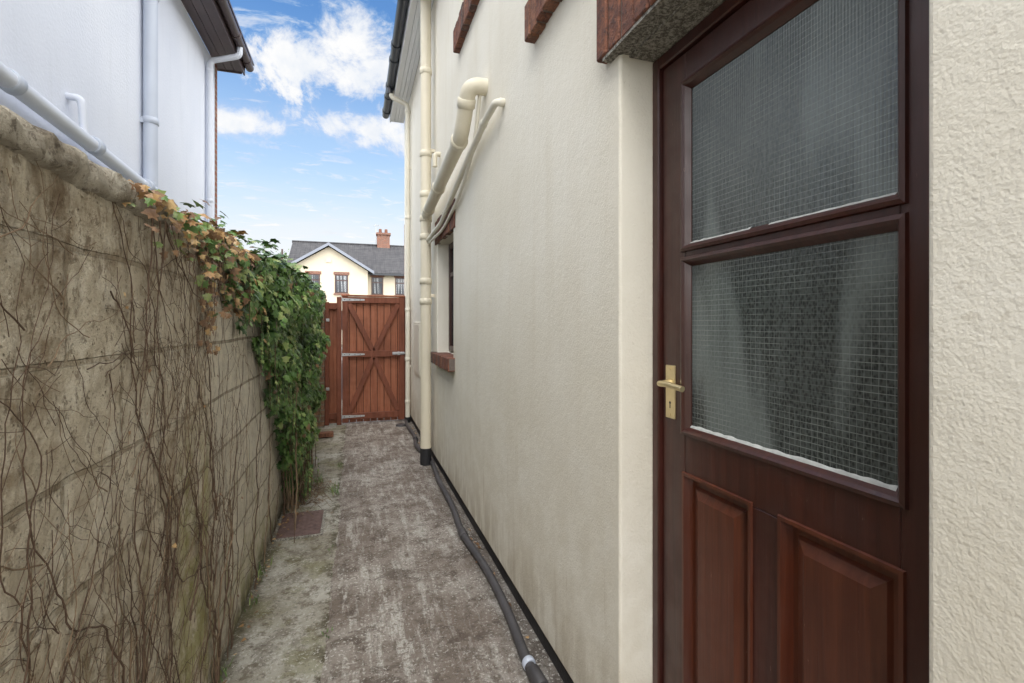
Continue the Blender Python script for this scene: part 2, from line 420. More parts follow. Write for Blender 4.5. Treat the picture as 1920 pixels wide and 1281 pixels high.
ops=[(.464,1.285,.12,2.215),(3.87,4.67,1.12,2.17),(2.5,3.56,3.62,4.5),(1.0,1.93,2.80,3.7)]
wall_mesh(XW,-2.5,7.9,.085,4.66,ops,.16,1,M_cream).obj('walls',H,bevel=.009,weld=True)
b=MB(); b.box(XW+.014,XW+.06,1.285,7.9,-.02,.085,M_black); b.box(XW+.014,XW+.06,-2.5,.464,-.02,.085,M_black)
b.obj('plinth',H)
b=MB(); b.box(XW+.25,7,-2.45,7.85,0,4.6,M_cream); b.box(XW+.01,XW+.25,7.83,7.9,0,4.6,M_cream); b.box(XW+.01,XW+.25,-2.5,-2.43,0,4.6,M_cream)
b.obj('inner_walls',H)
b=MB(); b.box(XW+.004,3.5,7.9,8.0,0,3.0,M_brXZ); b.obj('brick_front',H)
b=MB(); b.box(XW+.02,XW+.2,.468,1.281,-.02,.118,M_lintel); b.obj('door_step',H)
b=MB()
for i in range(4): b.box(.556+i*.051,.556+i*.051+.047,-2.6,7.98,4.652,4.668,M_upvc)
b.box(.554,.759,-2.6,7.985,4.6685,4.68,M_upvcJ)
b.box(.535,.553,-2.6,7.99,4.63,4.86,M_upvc); b.box(.553,.76,7.985,8.0,4.65,4.86,M_upvc)
b.obj('soffit',H)
b=MB(); b.tube([(.475,-2.6,4.74),(.475,8.0,4.74)],.055,M_gutter,20)
for y in (5.0,5.9,6.25,6.95,7.3,7.8): b.tube([(.475,y,4.74),(.475,y+.07,4.74)],.063,M_gutter,20)
b.tube([(.475,6.97,4.72),(.475,6.97,4.62)],.045,M_gutter,16)
b.obj('gutter',H)
b=MB(); b.face([(.44,-2.7,4.84),(.44,8.05,4.84),(4,8.05,7.2),(4,-2.7,7.2)],M_tile); b.face([(7.4,-2.7,4.84),(7.4,8.05,4.84),(4,8.05,7.2),(4,-2.7,7.2)],M_tile)
b.face([(.56,7.95,4.84),(7.2,7.95,4.84),(4,7.95,7.05)],M_cream); b.obj('roof',H,recalc=False)
def win(name,y0,y1,z0,z1,x=XW+.11):
    b=MB(); f=.05
    b.box(x,x+.045,y0,y0+f,z0,z1,M_frameb,.004); b.box(x,x+.045,y1-f,y1,z0,z1,M_frameb,.004)
    b.box(x+.001,x+.045,y0+f,y1-f,z0,z0+f,M_frameb,.004); b.box(x+.001,x+.045,y0+f,y1-f,z1-f,z1,M_frameb,.004)
    ym=(y0+y1)/2; b.box(x+.004,x+.04,ym-.025,ym+.025,z0+f,z1-f,M_frameb,.003)
    b.box(x+.004,x+.04,y0+f,ym-.025,z1-.32,z1-.28,M_frameb,.003); b.box(x+.004,x+.04,ym+.025,y1-f,z1-.32,z1-.28,M_frameb,.003)
    b.box(x+.02,x+.026,y0+f*.8,y1-f*.8,z0+f*.8,z1-f*.8,M_dglass)
    b.obj(name,H)
win('kitchen_window',3.872,4.668,1.14,2.168); win('landing_window',2.502,3.558,3.64,4.498); win('upper_window',1.002,1.928,2.80,3.698)
def bricks_row(name,y0,y1,z0,z1,xp,xb):
    b=MB(); n=max(2,round((y1-y0)/.075)); w=(y1-y0)/n
    for i in range(n):
        a=y0+i*w; j=U(-.004,.004)
        b.box(xp+j,xb,a+.0045,a+w-.0045,z0+U(-.004,.004),z1+U(-.003,.003),random.choice([M_solid,M_solid,M_solid2,M_solid3]),.005)
    b.box(xp+.009,xb,y0+.004,y1-.004,z0+.007,z1-.007,M_mortar)
    b.obj(name,H)
bricks_row('window_sill',3.80,4.74,1.02,1.125,XW-.055,XW+.10)
bricks_row('window_lintel',3.78,4.76,2.17,2.395,XW-.012,XW+.03)
bricks_row('upper_sill',2.40,3.64,3.46,3.625,XW-.05,XW+.10)
bricks_row('small_window_sill',.92,2.02,2.645,2.80,XW-.05,XW+.10)
bricks_row('door_lintel',.36,1.375,2.222,2.44,XW-.035,XW+.03)
b=MB(); b.box(XW+.031,XW+.158,.466,1.283,2.206,2.213,M_lintel); b.box(XW-.030,XW+.03,.40,1.34,2.212,2.2215,M_lintel); b.obj('lintel_underside',H)
b=MB(); b.box(XW-.012,XW+.01,5.9,6.5,.75,1.42,M_pipeL,.005); b.box(XW-.018,XW-.012,5.93,6.47,.78,1.39,M_pipeL,.002); b.obj('meter_box',H)
# door
D=bpy.data.objects.new('door',None); S.collection.objects.link(D); D.parent=H
xf,xl=.872,.886
b=MB()
b.box(xf,.95,1.252,1.284,.12,2.204,M_door,.004); b.box(xf,.95,.465,.497,.12,2.204,M_door,.004); b.box(xf+.001,.95,.497,1.252,2.168,2.204,M_door,.004)
b.box(xf-.004,.95,.497,1.252,.12,.14,M_door,.003)
b.obj('frame',D)
b=MB(); bv=.0025
b.box(xl,.93,1.146,1.249,.143,2.165,M_door,bv); b.box(xl,.93,.500,.580,.143,2.165,M_door,bv)
b.box(xl+.0006,.93,.580,1.146,2.072,2.165,M_door,bv)
b.box(xl+.0006,.93,.580,1.146,.972,1.100,M_door,bv)
b.box(xl+.0006,.93,.580,1.146,.143,.36,M_door,bv)
b.box(xl+.001,.93,.820,.912,.36,.972,M_door,bv)
b.box(xl+.001,.93,.580,1.146,1.574,1.616,M_door,bv)
b.obj('leaf',D)
b=MB()
for z0,z1 in ((1.100,1.574),(1.616,2.072)):
    b.rings(.580,1.146,z0,z1,[(-.014,xl+.0005),(-.012,xl-.007),(-.004,xl-.009),(.002,xl-.003),(.012,xl+.012),(.012,xl+.015)],M_door,M_glass)
b.obj('glazing',D,recalc=False)
b=MB()
for y0,y1 in ((.580,.820),(.912,1.146)):
    b.rings(y0,y1,.36,.972,[(-.010,xl+.0005),(-.008,xl-.005),(.0,xl-.005),(.010,xl+.020),(.024,xl+.020),(.030,xl+.012),(.052,xl+.002)],M_panel,M_panel)
b.obj('panels',D,recalc=False)
b=MB()
for zb in (1.112,1.628):
    n=70; y0,y1=.592,1.134; kk=.75 if zb>1.5 else 1.1
    for i in range(n):
        a=y0+(y1-y0)*i/n; c=y0+(y1-y0)*(i+1)/n
        ha=(.002+.005*abs(nz(a,zb,30)))*kk; hc=(.002+.005*abs(nz(c,zb,30)))*kk
        if nz(a,zb,9,4)>.40: continue
        b.face([(xl+.006,a,zb-.005*kk),(xl+.006,c,zb-.005*kk),(xl+.0098,c,zb-.0005+hc*.3),(xl+.0098,a,zb-.0005+ha*.3)],M_putty)
        b.face([(xl+.0098,a,zb-.0005+ha*.3),(xl+.0098,c,zb-.0005+hc*.3),(xl+.0145,c,zb+hc),(xl+.0145,a,zb+ha)],M_putty)
b.obj('putty',D,recalc=False)
b=MB()
b.box(xl-.004,xl+.001,1.186,1.230,1.122,1.278,M_brass,.0015)
b.tube([(xl,1.208,1.226),(xl-.028,1.208,1.226)],[.012,.009],M_brass,16)
b.tube(smooth_path([(xl-.02,1.208,1.226),(xl-.044,1.208,1.226),(xl-.044,1.165,1.228),(xl-.040,1.105,1.222)],.014,5),.0085,M_brass,12)
for z in (1.268,1.132): b.tube([(xl-.003,1.208,z),(xl-.006,1.208,z)],.004,M_brass,10)
b.tube([(xl-.003,1.208,1.168),(xl-.0048,1.208,1.168)],.004,M_black,10); b.box(xl-.0048,xl-.003,1.2065,1.2095,1.152,1.168,M_black)
b.obj('handle',D)
# ------------------------------------------------------------------ pipes
def collar(b,p,d,r,m,l=.05):
    p=Vector(p); d=Vector(d).normalized(); b.tube([p-d*l/2,p-d*l/2+d*.004,p+d*l/2-d*.004,p+d*l/2],[r*1.02,r*1.16,r*1.16,r*1.02],m,20)
SP=(.672,4.83)
b=MB(); b.tube([(*SP,.0),(*SP,.17)],.056,M_black,24); b.tube([(*SP,.17),(*SP,4.66)],.053,M_pipe,24)
for z in (1.62,1.82,2.26,2.44,2.68,3.08,3.9): collar(b,(*SP,z),(0,0,1),.053,M_pipe,.06)
for z in (1.68,3.12): b.box(SP[0],XW+.005,SP[1]-.02,SP[1]+.02,z-.015,z+.015,M_pipe)
b.tube(smooth_path([(XW+.01,4.5,2.98),(XW-.05,4.5,2.98),(XW-.05,4.5,2.86)],.04),.022,M_pipe,14)
b.obj('soil_pipe')
b=MB()
pth=smooth_path([(XW+.02,2.84,2.835),(.655,2.85,2.835),(.645,3.03,2.59),(SP[0],4.83,2.47)],.085,8)
b.tube(pth,.049,M_pipe,24)
for k,(p,d) in enumerate([((.652,2.91,2.755),(0,.59,-.8)),((.646,3.10,2.585),(0.01,1,-.06)),((.669,4.62,2.484),(0.01,1,-.06)),((.66,4.0,2.525),(0.01,1,-.06))]): collar(b,p,d,.049,M_pipe,.055)
b.obj('waste_pipe')
b=MB()
pth=smooth_path([(XW+.02,2.47,2.58),(.715,2.47,2.58),(.712,2.69,2.565),(.715,3.5,2.42),(.718,4.2,2.28),(.685,4.80,2.22)],.05,6)
b.tube(pth,.0195,M_pipeL,16); collar(b,(.745,2.47,2.58),(1,0,0),.0195,M_pipeL,.03); collar(b,(.712,2.72,2.56),(0,1,-.17),.0195,M_pipeL,.04)
b.tube(smooth_path([(.725,2.86,2.80),(.722,2.98,2.53),(.735,3.5,2.34),(.735,4.2,2.22),(.69,4.8,2.19)],.2,6),.0125,M_pipeL,14)
b.obj('overflow_pipe')
b=MB(); b.tube(smooth_path([(.49,6.97,4.66),(.49,6.97,4.58),(.715,6.97,4.50),(.715,6.97,.08)],.06),.033,M_pipeL,18)
for z in (4.40,2.9,1.6,.9,.3): collar(b,(.715,6.97,z),(0,0,1),.033,M_pipeL,.05)
for z in (3.6,2.2,.8): b.box(.715,XW+.003,6.955,6.985,z-.012,z+.012,M_pipeL)
b.tube([(.715,6.97,.08),(.715,6.97,.0)],.036,M_black,18)
b.obj('drainpipe')
b=MB(); hp=[]
ctrl=[(.70,7.1),(.675,6.6),(.70,6.0),(.66,5.5),(.715,5.0),(.728,4.7),(.70,4.2),(.70,3.6),(.672,3.1),(.70,2.6),(.695,2.2),(.665,1.8),(.68,1.45),(.70,1.2)]
def cr(P,t):
    i=min(int(t),len(P)-2); f=t-i; p=[P[max(0,min(len(P)-1,i+k))] for k in(-1,0,1,2)]
    return tuple(.5*((2*p[1][a])+(-p[0][a]+p[2][a])*f+(2*p[0][a]-5*p[1][a]+4*p[2][a]-p[3][a])*f*f+(-p[0][a]+3*p[1][a]-3*p[2][a]+p[3][a])*f**3) for a in(0,1))
for i in range(131):
    x,y=cr(ctrl,i/10); hp.append((x,y,.028+.004*math.sin(y*5)))
b.tube(hp,.0215,M_hose,16)
for p,d in (((.670,1.74,.033),(.05,-1,0)),((.672,3.1,.031),(0,1,0)),((.69,5.85,.030),(0,1,0))): collar(b,p,d,.024,M_hose,.10)
collar(b,(.667,1.83,.032),(.05,-1,0),.023,M_gpipe,.03)
b.obj('waste_hose')
# ------------------------------------------------------------------ left boundary wall
XL=-.52
W=EMPTY('block_boundary_wall')
b=MB()
def wallgrid(xf,y0,y1,st):
    ny=int((y1-y0)/st); nzv=int(1.70/st); vs=[];fs=[]
    for j in range(ny+1):
        y=y0+(y1-y0)*j/ny
        for k in range(nzv+1):
            z=-.03+1.71*k/nzv
            vs.append((xf+.006*mn.noise(Vector((0,y*3,z*3)))+.004*mn.noise(Vector((2,y*14,z*14)))+.004*mn.noise(Vector((5,y*38,z*38))),y,z))
    for j in range(ny):
        for k in range(nzv):
            a=j*(nzv+1)+k; fs.append((a,a+nzv+1,a+nzv+2,a+1))
    b.raw(vs,fs,M_block,True)
wallgrid(XL+.008,-1.5,2.03,.0125); wallgrid(XL-.004,2.03,7.6,.03)
b.face([(XL+.008,2.03,-.03),(XL-.02,2.03,-.03),(XL-.02,2.03,1.68),(XL+.008,2.03,1.68)],M_block)
b.box(XL-.22,XL-.02,-1.5,7.58,-.03,1.675,M_block)
b.obj('blocks',W,recalc=False)
b=MB(); 
prof=[(XL-.25,1.665),(XL-.25,1.715),(XL-.235,1.732),(XL-.10,1.742),(XL-.02,1.741),(XL+.008,1.736),(XL+.022,1.724),(XL+.026,1.71),(XL+.027,1.69),(XL+.022,1.672),(XL-.01,1.664)]
vs=[];fs=[];ny=700
for j in range(ny+1):
    y=-1.5+9.1*j/ny
    for i,(x,z) in enumerate(prof):
        q=.012*mn.noise(Vector((i*.7,y*11,1)))+.010*mn.noise(Vector((i*1.7,y*37,4)))+.004*mn.noise(Vector((i*2.7,y*70,8)))
        gap=-.014 if abs(((y+.21)%.92)-.46)<.010 else 0
        vs.append((x+q*(1 if i>3 else .5)+gap*(i>3),y,z+q*.7+gap*.6))
n=len(prof)
for j in range(ny):
    for i in range(n-1):
        a=j*n+i; fs.append((a,a+1,a+n+1,a+n))
b.raw(vs,fs,M_coping,True); b.obj('coping',W,recalc=False)
b=MB(); b.box(-.52,-.392,7.04,7.40,-.02,1.76,M_brPier); b.box(-.53,-.382,7.03,7.41,1.76,1.81,M_coping,.008); b.obj('brick_pier')
# ------------------------------------------------------------------ gate
b=MB(); yb=7.16
nb=9; x0,x1=-.165,.685; w=(x1-x0)/nb
for i in range(nb): b.box(x0+i*w+.004,x0+(i+1)*w-.004,yb+U(0,.003),yb+.018,.015,1.775+U(-.002,.002),M_gate,.003)
b.box(x0,x1,yb+.010,yb+.015,.05,1.76,M_gateB)
yr0,yr1=yb-.045,yb-.0005
b.box(x0,x0+.075,yr0,yr1,.02,1.78,M_gateD,.003); b.box(x1-.075,x1,yr0,yr1,.02,1.78,M_gateD,.003)
for z in (.06,.93,1.69): b.box(x0+.075,x1-.075,yr0+.001,yr1,z,z+.085,M_gateD,.003)
b.box(x0-.01,x1+.005,yb-.05,yb+.03,1.781,1.805,M_gate,.003)
def brace(xa,za,xb,zb,wd=.032):
    d=Vector((xb-xa,0,zb-za)).normalized(); nrm=Vector((-d.z,0,d.x))*wd
    A=Vector((xa,0,za));B=Vector((xb,0,zb)); q=[A+nrm,B+nrm,B-nrm,A-nrm]
    f=[(p.x,yr0+.004,p.z) for p in q]; k=[(p.x,yr1-.002,p.z) for p in q]
    b.raw(f+k,[(0,1,2,3),(7,6,5,4),(0,4,5,1),(1,5,6,2),(2,6,7,3),(3,7,4,0)],M_gateD)
xm=(x0+x1)/2
brace(x0+.09,1.68,xm-.01,1.02); brace(x1-.09,1.68,xm+.01,1.02); brace(x0+.09,.155,xm-.01,.925); brace(x1-.09,.155,xm+.01,.925)
b.obj('wooden_gate')
G_=bpy.data.objects['wooden_gate']
b=MB()
for z in (.105,.97,1.735):
    b.raw([(x0-.02,yr0-.004,z-.022),(x0+.30,yr0-.004,z-.010),(x0+.30,yr0-.004,z+.010),(x0-.02,yr0-.004,z+.022),
           (x0-.02,yr0+.002,z-.022),(x0+.30,yr0+.002,z-.010),(x0+.30,yr0+.002,z+.010),(x0-.02,yr0+.002,z+.022)],
          [(0,1,2,3),(7,6,5,4),(0,4,5,1),(1,5,6,2),(2,6,7,3),(3,7,4,0)],M_steel)
    b.box(x0-.035,x0-.005,yr0-.007,yr0+.0,z-.045,z+.045,M_steel,.002)
    for k in range(4): b.tube([(x0+.03+k*.07,yr0-.004,z),(x0+.03+k*.07,yr0-.009,z)],.006,M_black,8)
b.box(x1-.17,x1-.0,yr0-.006,yr0+.001,.955,.995,M_steel,.002); b.tube([(x1-.16,yr0-.012,.975),(x1+.02,yr0-.012,.975)],.008,M_steel,10)
b.box(x1-.10,x1-.07,yr0-.018,yr0,.95,1.0,M_steel,.002)
b.obj('hinges',G_)
b=MB()
for i in range(2): b.box(-.334+i*.05,-.334+i*.05+.048,yb,yb+.018,.015,1.69,M_gate,.002)
b.box(-.385,-.18,yb+.019,yb+.03,.03,1.685,M_gateB)
b.box(-.39,-.335,yr0,yr1,.0,1.70,M_gateD,.003); b.box(-.235,-.172,yr0-.02,yb+.05,.0,1.77,M_gateD,.004)
b.box(-.335,-.236,yr0+.002,yr1,1.60,1.68,M_gateD,.003); b.box(-.335,-.236,yr0+.002,yr1,.08,.16,M_gateD,.003)
for z in (.5,1.45): b.box(-.375,-.33,yr0-.006,yr0,z-.02,z+.02,M_steel,.002)
b.obj('fence_panel')
b=MB(); b.box(.69,.758,yb-.03,yb+.04,0,1.80,M_gateD,.004); b.obj('gate_post')
# ------------------------------------------------------------------ manhole covers
def cover(name,x0,x1,y0,y1,m):
    b=MB(); b.box(x0,x1,y0,y1,-.012,.008,m,.002)
    nx=int((x1-x0)/.03); ny=int((y1-y0)/.03)
    for i in range(nx):
        for j in range(ny):
            cx=x0+.02+i*.03; cy=y0+.02+j*.03; s=.010; t=.0035
            if (i+j)%2: q=[(cx-s,cy-t),(cx+s,cy-t),(cx+s,cy+t),(cx-s,cy+t)]
            else: q=[(cx-t,cy-s),(cx+t,cy-s),(cx+t,cy+s),(cx-t,cy+s)]
            b.raw([(p[0],p[1],.0075) for p in q]+[(p[0],p[1],.0105) for p in q],[(4,5,6,7),(0,1,5,4),(1,2,6,5),(2,3,7,6),(3,0,4,7)],m)
    b.box(x0-.02,x0-.003,y0-.02,y1+.02,-.012,.004,M_lintel); b.box(x1+.003,x1+.02,y0-.02,y1+.02,-.012,.004,M_lintel)
    b.box(x0-.003,x1+.003,y0-.02,y0-.003,-.012,.004,M_lintel); b.box(x0-.003,x1+.003,y1+.003,y1+.02,-.012,.004,M_lintel)
    b.obj(name)
cover('manhole_cover',-.49,-.22,3.46,3.88,M_rust)
b=MB(); b.box(-.42,-.25,6.35,6.45,.0,.06,M_solid3,.008); b.obj('loose_brick')
b=MB(); b.tube([(.60,6.75,.004),(.60,6.75,.03)],[.07,.06],M_hose,16); b.obj('drain_gully')
# ------------------------------------------------------------------ dead stems on wall
b=MB()
def stem(y,z,ang,length,r,m,depth=0,off=None):
    if off is None: off=U(.006,.018)
    pts=[];rs=[];L=0;st=.026; a=ang; x=XL+.006+off
    n=max(3,int(length/st)); ph=U(0,50)
    for i in range(n+1):
        pts.append((x+.006*mn.noise(Vector((ph,i*.4,0))),y,z)); rs.append(max(.0006,r*(1-.8*i/n)))
        a+=random.gauss(0,.23)+(ang-a)*.10
        y+=math.sin(a)*st; z+=math.cos(a)*st
        if z>1.68 or z<.0: break
        if depth<3 and R()<(.10 if depth<2 else .06):
            stem(y,z,a+random.choice([-1,1])*U(.4,1.3),length*U(.10,.35),rs[-1]*.6,m,depth+1,off)
    if len(pts)>2: b.tube(pts,rs,m,5,caps=False)
cl=[(1.08,.035,10),(1.27,.03,10),(1.42,.04,3),(1.60,.035,12),(1.76,.03,6),(2.10,.035,12),(2.32,.05,5),(.97,.04,5),(2.7,.15,3),(3.1,.2,3)]
for cy,sp,nn in cl:
    for i in range(nn):
        stem(random.gauss(cy,sp),0 if R()<.75 else U(.1,.8),random.gauss(-.02,.12),U(.35,1.6),U(.0013,.0040),random.choice([M_stem,M_stem,M_stem2]))
for i in range(40):
    stem(U(.75,2.1),U(.7,1.6),random.choice([-1,1])*U(.5,2.6),U(.1,.5),U(.0009,.0020),random.choice([M_stem,M_stem2]))
for i in range(60):
    stem(U(.85,2.3),U(.1,1.5),random.gauss(0,.5),U(.08,.3),U(.0007,.0012),M_stem)
for i in range(34):
    stem(U(1.4,2.6),1.67,math.pi+random.gauss(0,.25),U(.15,.6),U(.001,.0024),M_stem,off=U(.02,.05))
for i in range(60):
    stem(random.gauss(4.45,.35),0,random.gauss(-.1,.3),U(.3,1.4),U(.002,.007),random.choice([M_stem,M_stem2]),off=U(.02,.16))
b.obj('dead_climbing_stems',recalc=False)
# ------------------------------------------------------------------ ivy
LS=[(0,-1.0),(.22,-.52),(.62,-.50),(.46,-.12),(.85,.28),(.38,.36),(.12,.52),(0,.42),(-.12,.52),(-.38,.36),(-.85,.28),(-.46,-.12),(-.62,-.50),(-.22,-.52)]
def add_leaf(b,p,nrm,size,m,down=None):
    nrm=nrm.normalized(); dn=Vector((U(-.4,.4),U(-.6,.6),-1)) if down is None else down
    dn=(dn-nrm*dn.dot(nrm))
    if dn.length<1e-3: return
    dn.normalize(); sd=nrm.cross(dn); fold=U(.1,.4)
    vs=[p]
    for (u,v) in LS: vs.append(p+sd*(u*size)-dn*(v*size)-nrm*(abs(u)*fold*size+ (v*v)*.15*size))
    k=len(LS); b.raw(vs,[(0,i+1,(i+1)%k+1) for i in range(k)],m,False)
def interp(P,t):
    if t<=P[0][0]: return P[0][1]
    for (a,va),(c,vc) in zip(P,P[1:]):
        if t<=c: return va+(vc-va)*(t-a)/(c-a)
    return P[-1][1]
zmin=[(1.9,1.66),(2.1,1.60),(2.4,1.48),(2.75,1.34),(3.0,1.14),(3.3,.86),(3.6,.58),(3.9,.28),(4.1,.08),(4.5,.0),(5.0,.02),(5.3,.35),(5.8,.9),(6.4,1.25),(7.1,1.42)]
thk=[(1.9,.04),(2.4,.08),(3.0,.14),(3.6,.18),(4.3,.22),(5.0,.20),(5.6,.16),(6.2,.13),(7.1,.10)]
b=MB(); cnt=0
while cnt<12500:
    y=U(1.9,7.1); top=1.82+.05*mn.noise(Vector((y*3,0,0)))+.05*mn.noise(Vector((y*9,2,0)))
    lo=interp(zmin,y)+.15*mn.noise(Vector((y*5,7,0)))+.08*mn.noise(Vector((y*17,3,0)))
    z=U(0,1.9)
    if z>top or z<max(lo,.03): continue
    dens=mn.noise(Vector((y*4,z*4,9)))
    if dens<-.30 and R()<.70: continue
    if y<2.6 and R()<.45: continue
    t=interp(thk,y)*(.75+1.0*mn.noise(Vector((y*3.6,z*3.6,20))))
    edge=min(1,(z-lo)/.12+.25); t=max(.015,t*edge)
    if z<.5: t*=.75
    q=R()**.5
    x=XL+.01+t*q
    if z>1.66 and R()<.7: x=U(XL-.2,XL+.03+t*.9)
    nrm=Vector((1,random.gauss(-.35,.5),random.gauss(.40,.45)))
    if z>1.74: nrm=Vector((U(-.3,.8),U(-.8,.5),1))
    pd=max(0,min(1,(2.9-y)/1.2)); rr=R()
    if rr<pd*.6: m=LM[3] if R()<.6 else LM[4]
    elif rr<pd*.6+.03: m=LM[4]
    else:
        h=q+ .5*mn.noise(Vector((y*7,z*7,40)))
        m=LM[2] if (h>.90 and R()<.36) else (LM[1] if h>.55 and R()<.75 else LM[0])
    add_leaf(b,Vector((x,y,z)),nrm,U(.016,.040)*(1.08 if y>3 else 1),m); cnt+=1
for i in range(400):
    y=1.30+1.15*R()**.8; z=1.75-abs(random.gauss(0,.06))-(.25*R() if y>1.75 and R()<.3 else 0)
    x=XL+U(.02,.07) if z<1.735 else U(XL-.12,XL+.03)
    add_leaf(b,Vector((x,y,z)),Vector((U(.2,1),random.gauss(-.5,.5),random.gauss(.3,.5))),U(.011,.029),random.choice([LM[3],LM[3],LM[4],LM[4],LM[2],LM[4],LM[1]]))
for i in range(70):
    y=random.gauss(1.95,.05); add_leaf(b,Vector((XL+U(.02,.05),y,U(1.28,1.68))),Vector((1,U(-1,.4),U(-.3,.6))),U(.010,.022),random.choice([LM[3],LM[4],LM[4]]))
for i in range(25):
    y=U(.9,3.4); add_leaf(b,Vector((XL+U(.02,.04),y,U(.1,1.5))),Vector((1,U(-1,.4),U(-.3,.6))),U(.005,.011),random.choice([LM[3],LM[4],LM[4]]))
for i in range(44):
    y=U(2.3,6.0); z0=interp(zmin,y)+.12; x=XL+.02+interp(thk,y)*U(.3,.9); L=U(.08,.34); z=z0
    pts=[]
    while z>z0-L and z>.05:
        pts.append((x,y,z)); add_leaf(b,Vector((x+.008,y+U(-.012,.012),z)),Vector((1,U(-.8,.5),U(0,.6))),U(.010,.022),random.choice(LM[:3])); z-=.022; y+=U(-.006,.006)
    if len(pts)>2: b.tube(pts,.0015,M_stem,4,caps=False)
b.obj('ivy_plant',recalc=False)
# leaf litter, twigs and weeds
b=MB()
for i in range(420):
    k=R()
    if k<.5: x=min(-.16,XL+.02+abs(random.gauss(0,.13))); y=random.gauss(4.35,.35)
    elif k<.8: x=XL+.02+abs(random.gauss(0,.03)); y=U(1,7)
    else: x=XW-.02-abs(random.gauss(0,.03)); y=U(1.5,7)
    add_leaf(b,Vector((x,y,.012+R()*.012)),Vector((U(-.5,.5),U(-.5,.5),1)),U(.006,.018),random.choice([LM[3],LM[4],LM[4]]),Vector((U(-1,1),U(-1,1),0)))
for i in range(130):
    x=U(XL+.02,-.24); y=random.gauss(4.25,.16); a=U(0,6.28); L=U(.05,.18)
    b.tube([(x,y,.012+R()*.02),(x+math.cos(a)*L*.5,y+math.sin(a)*L*.5,.03+R()*.03),(x+math.cos(a)*L,y+math.sin(a)*L,.012)],.0018,random.choice([M_stem,M_stem2,M_stem2]),4,caps=False)
b.obj('leaf_litter',recalc=False)
b=MB()
for cx,cy,nn,hh in ((-.16,4.25,26,.07),(-.30,4.55,30,.09),(-.50,3.0,18,.05),(-.49,5.5,20,.07),(-.14,5.05,14,.04),(-.50,2.2,14,.04),(-.13,3.2,10,.025),(-.12,2.3,8,.02),(.72,5.3,10,.04),(-.45,6.6,24,.09),(-.48,2.7,14,.04)):
    for i in range(nn):
        x=random.gauss(cx,.02); y=random.gauss(cy,.05); a=U(0,6.28); h=hh*U(.5,1.2); w=.0028; l=h*U(.3,.9)
        dx,dy=math.cos(a),math.sin(a)
        b.raw([(x-dy*w,y+dx*w,0),(x+dy*w,y-dx*w,0),(x+dx*l*.4-dy*w*.8,y+dy*l*.4+dx*w*.8,h*.65),(x+dx*l*.4+dy*w*.8,y+dy*l*.4-dx*w*.8,h*.65),(x+dx*l,y+dy*l,h*.9)],[(0,1,3,2),(2,3,4)],random.choice([LM[1],LM[2],LM[1]]))
b.obj('weeds',recalc=False)
# ------------------------------------------------------------------ neighbouring white house
N=EMPTY('white_rendered_house'); XN=-1.84
wm=MB(); wm.box(-8,XN,-2.5,7.63,-.02,5.0,M_white); wm.obj('walls',N)
b=MB(); b.box(-8,XN+.004,7.63,7.74,-.02,5.0,M_brXZ); b.box(XN+.004,XN+.006,7.632,7.74,-.02,5.0,M_brYZ); b.obj('brick_front',N)
b=MB()
for i in range(3): b.box(XN+.002+i*.106,XN+.002+i*.106+.100,-2.7,7.80,5.002,5.02,M_brfascia)
b.box(XN,XN+.32,-2.7,7.80,5.021,5.04,M_brfascia)
b.box(XN+.32,XN+.34,-2.7,7.82,4.975,5.19,M_brfascia); b.obj('soffit',N)
b=MB(); b.tube([(XN+.395,-2.7,5.10),(XN+.395,7.84,5.10)],.055,M_brfascia,18)
for y in (3.5,4.4,5.3,6.2,6.95,7.6): b.tube([(XN+.395,y,5.10),(XN+.395,y+.05,5.10)],.063,M_brfascia,18)
b.obj('gutter',N)
b=MB()
for i in range(12):
    xa=XN+.45-i*.30; xb=xa-.31; za=5.15+i*.22; zb=za+.225
    b.raw([(xa,-2.75,za+.03),(xa,7.87,za+.03),(xb,7.87,zb+.03),(xb,-2.75,zb+.03),(xa,-2.75,za),(xa,7.87,za),(xb,7.87,zb-.0),(xb,-2.75,zb-.0)],[(0,1,2,3),(4,7,6,5),(0,4,5,1),(1,5,6,2),(2,6,7,3)],M_brfascia)
b.box(-8,XN+.3,7.80,7.825,4.99,5.2,M_brfascia)
b.obj('roof',N)
b=MB(); b.tube([(XN+.065,5.23,.0),(XN+.065,5.23,5.0)],.056,M_gpipe,20)
for z in (2.62,3.25,4.4): collar(b,(XN+.065,5.23,z),(0,0,1),.056,M_gpipe,.06)
b.box(XN-.0,XN+.065,5.18,5.28,3.22,3.27,M_gpipe)
b.obj('soil_pipe')
b=MB(); b.tube([(XN+.10,-2,2.80),(XN+.10,3.0,2.70),(XN+.075,5.23,2.60)],.050,M_wpipe,20)
for y,z in ((3.28,2.69),(4.15,2.652),(5.05,2.61)): collar(b,(XN+.095,y,z),(0,1,-.045),.052,M_gpipe,.07)
b.tube(smooth_path([(XN-.01,4.02,2.93),(XN+.08,4.02,2.93),(XN+.085,4.05,2.66)],.05),.024,M_wpipe,14)
b.tube([(XN+.04,-2,2.50),(XN+.04,3.3,2.46),(XN+.04,5.2,2.44)],.03,M_wpipe,16)
b.obj('waste_pipe')
b=MB(); b.tube(smooth_path([(XN+.395,7.2,5.06),(XN+.395,7.2,4.94),(XN+.05,7.2,4.82),(XN+.05,7.2,0)],.06),.036,M_wpipe,16)
for z in (4.7,3.0,1.8): collar(b,(XN+.05,7.2,z),(0,0,1),.036,M_wpipe,.05)
b.obj('drainpipe')
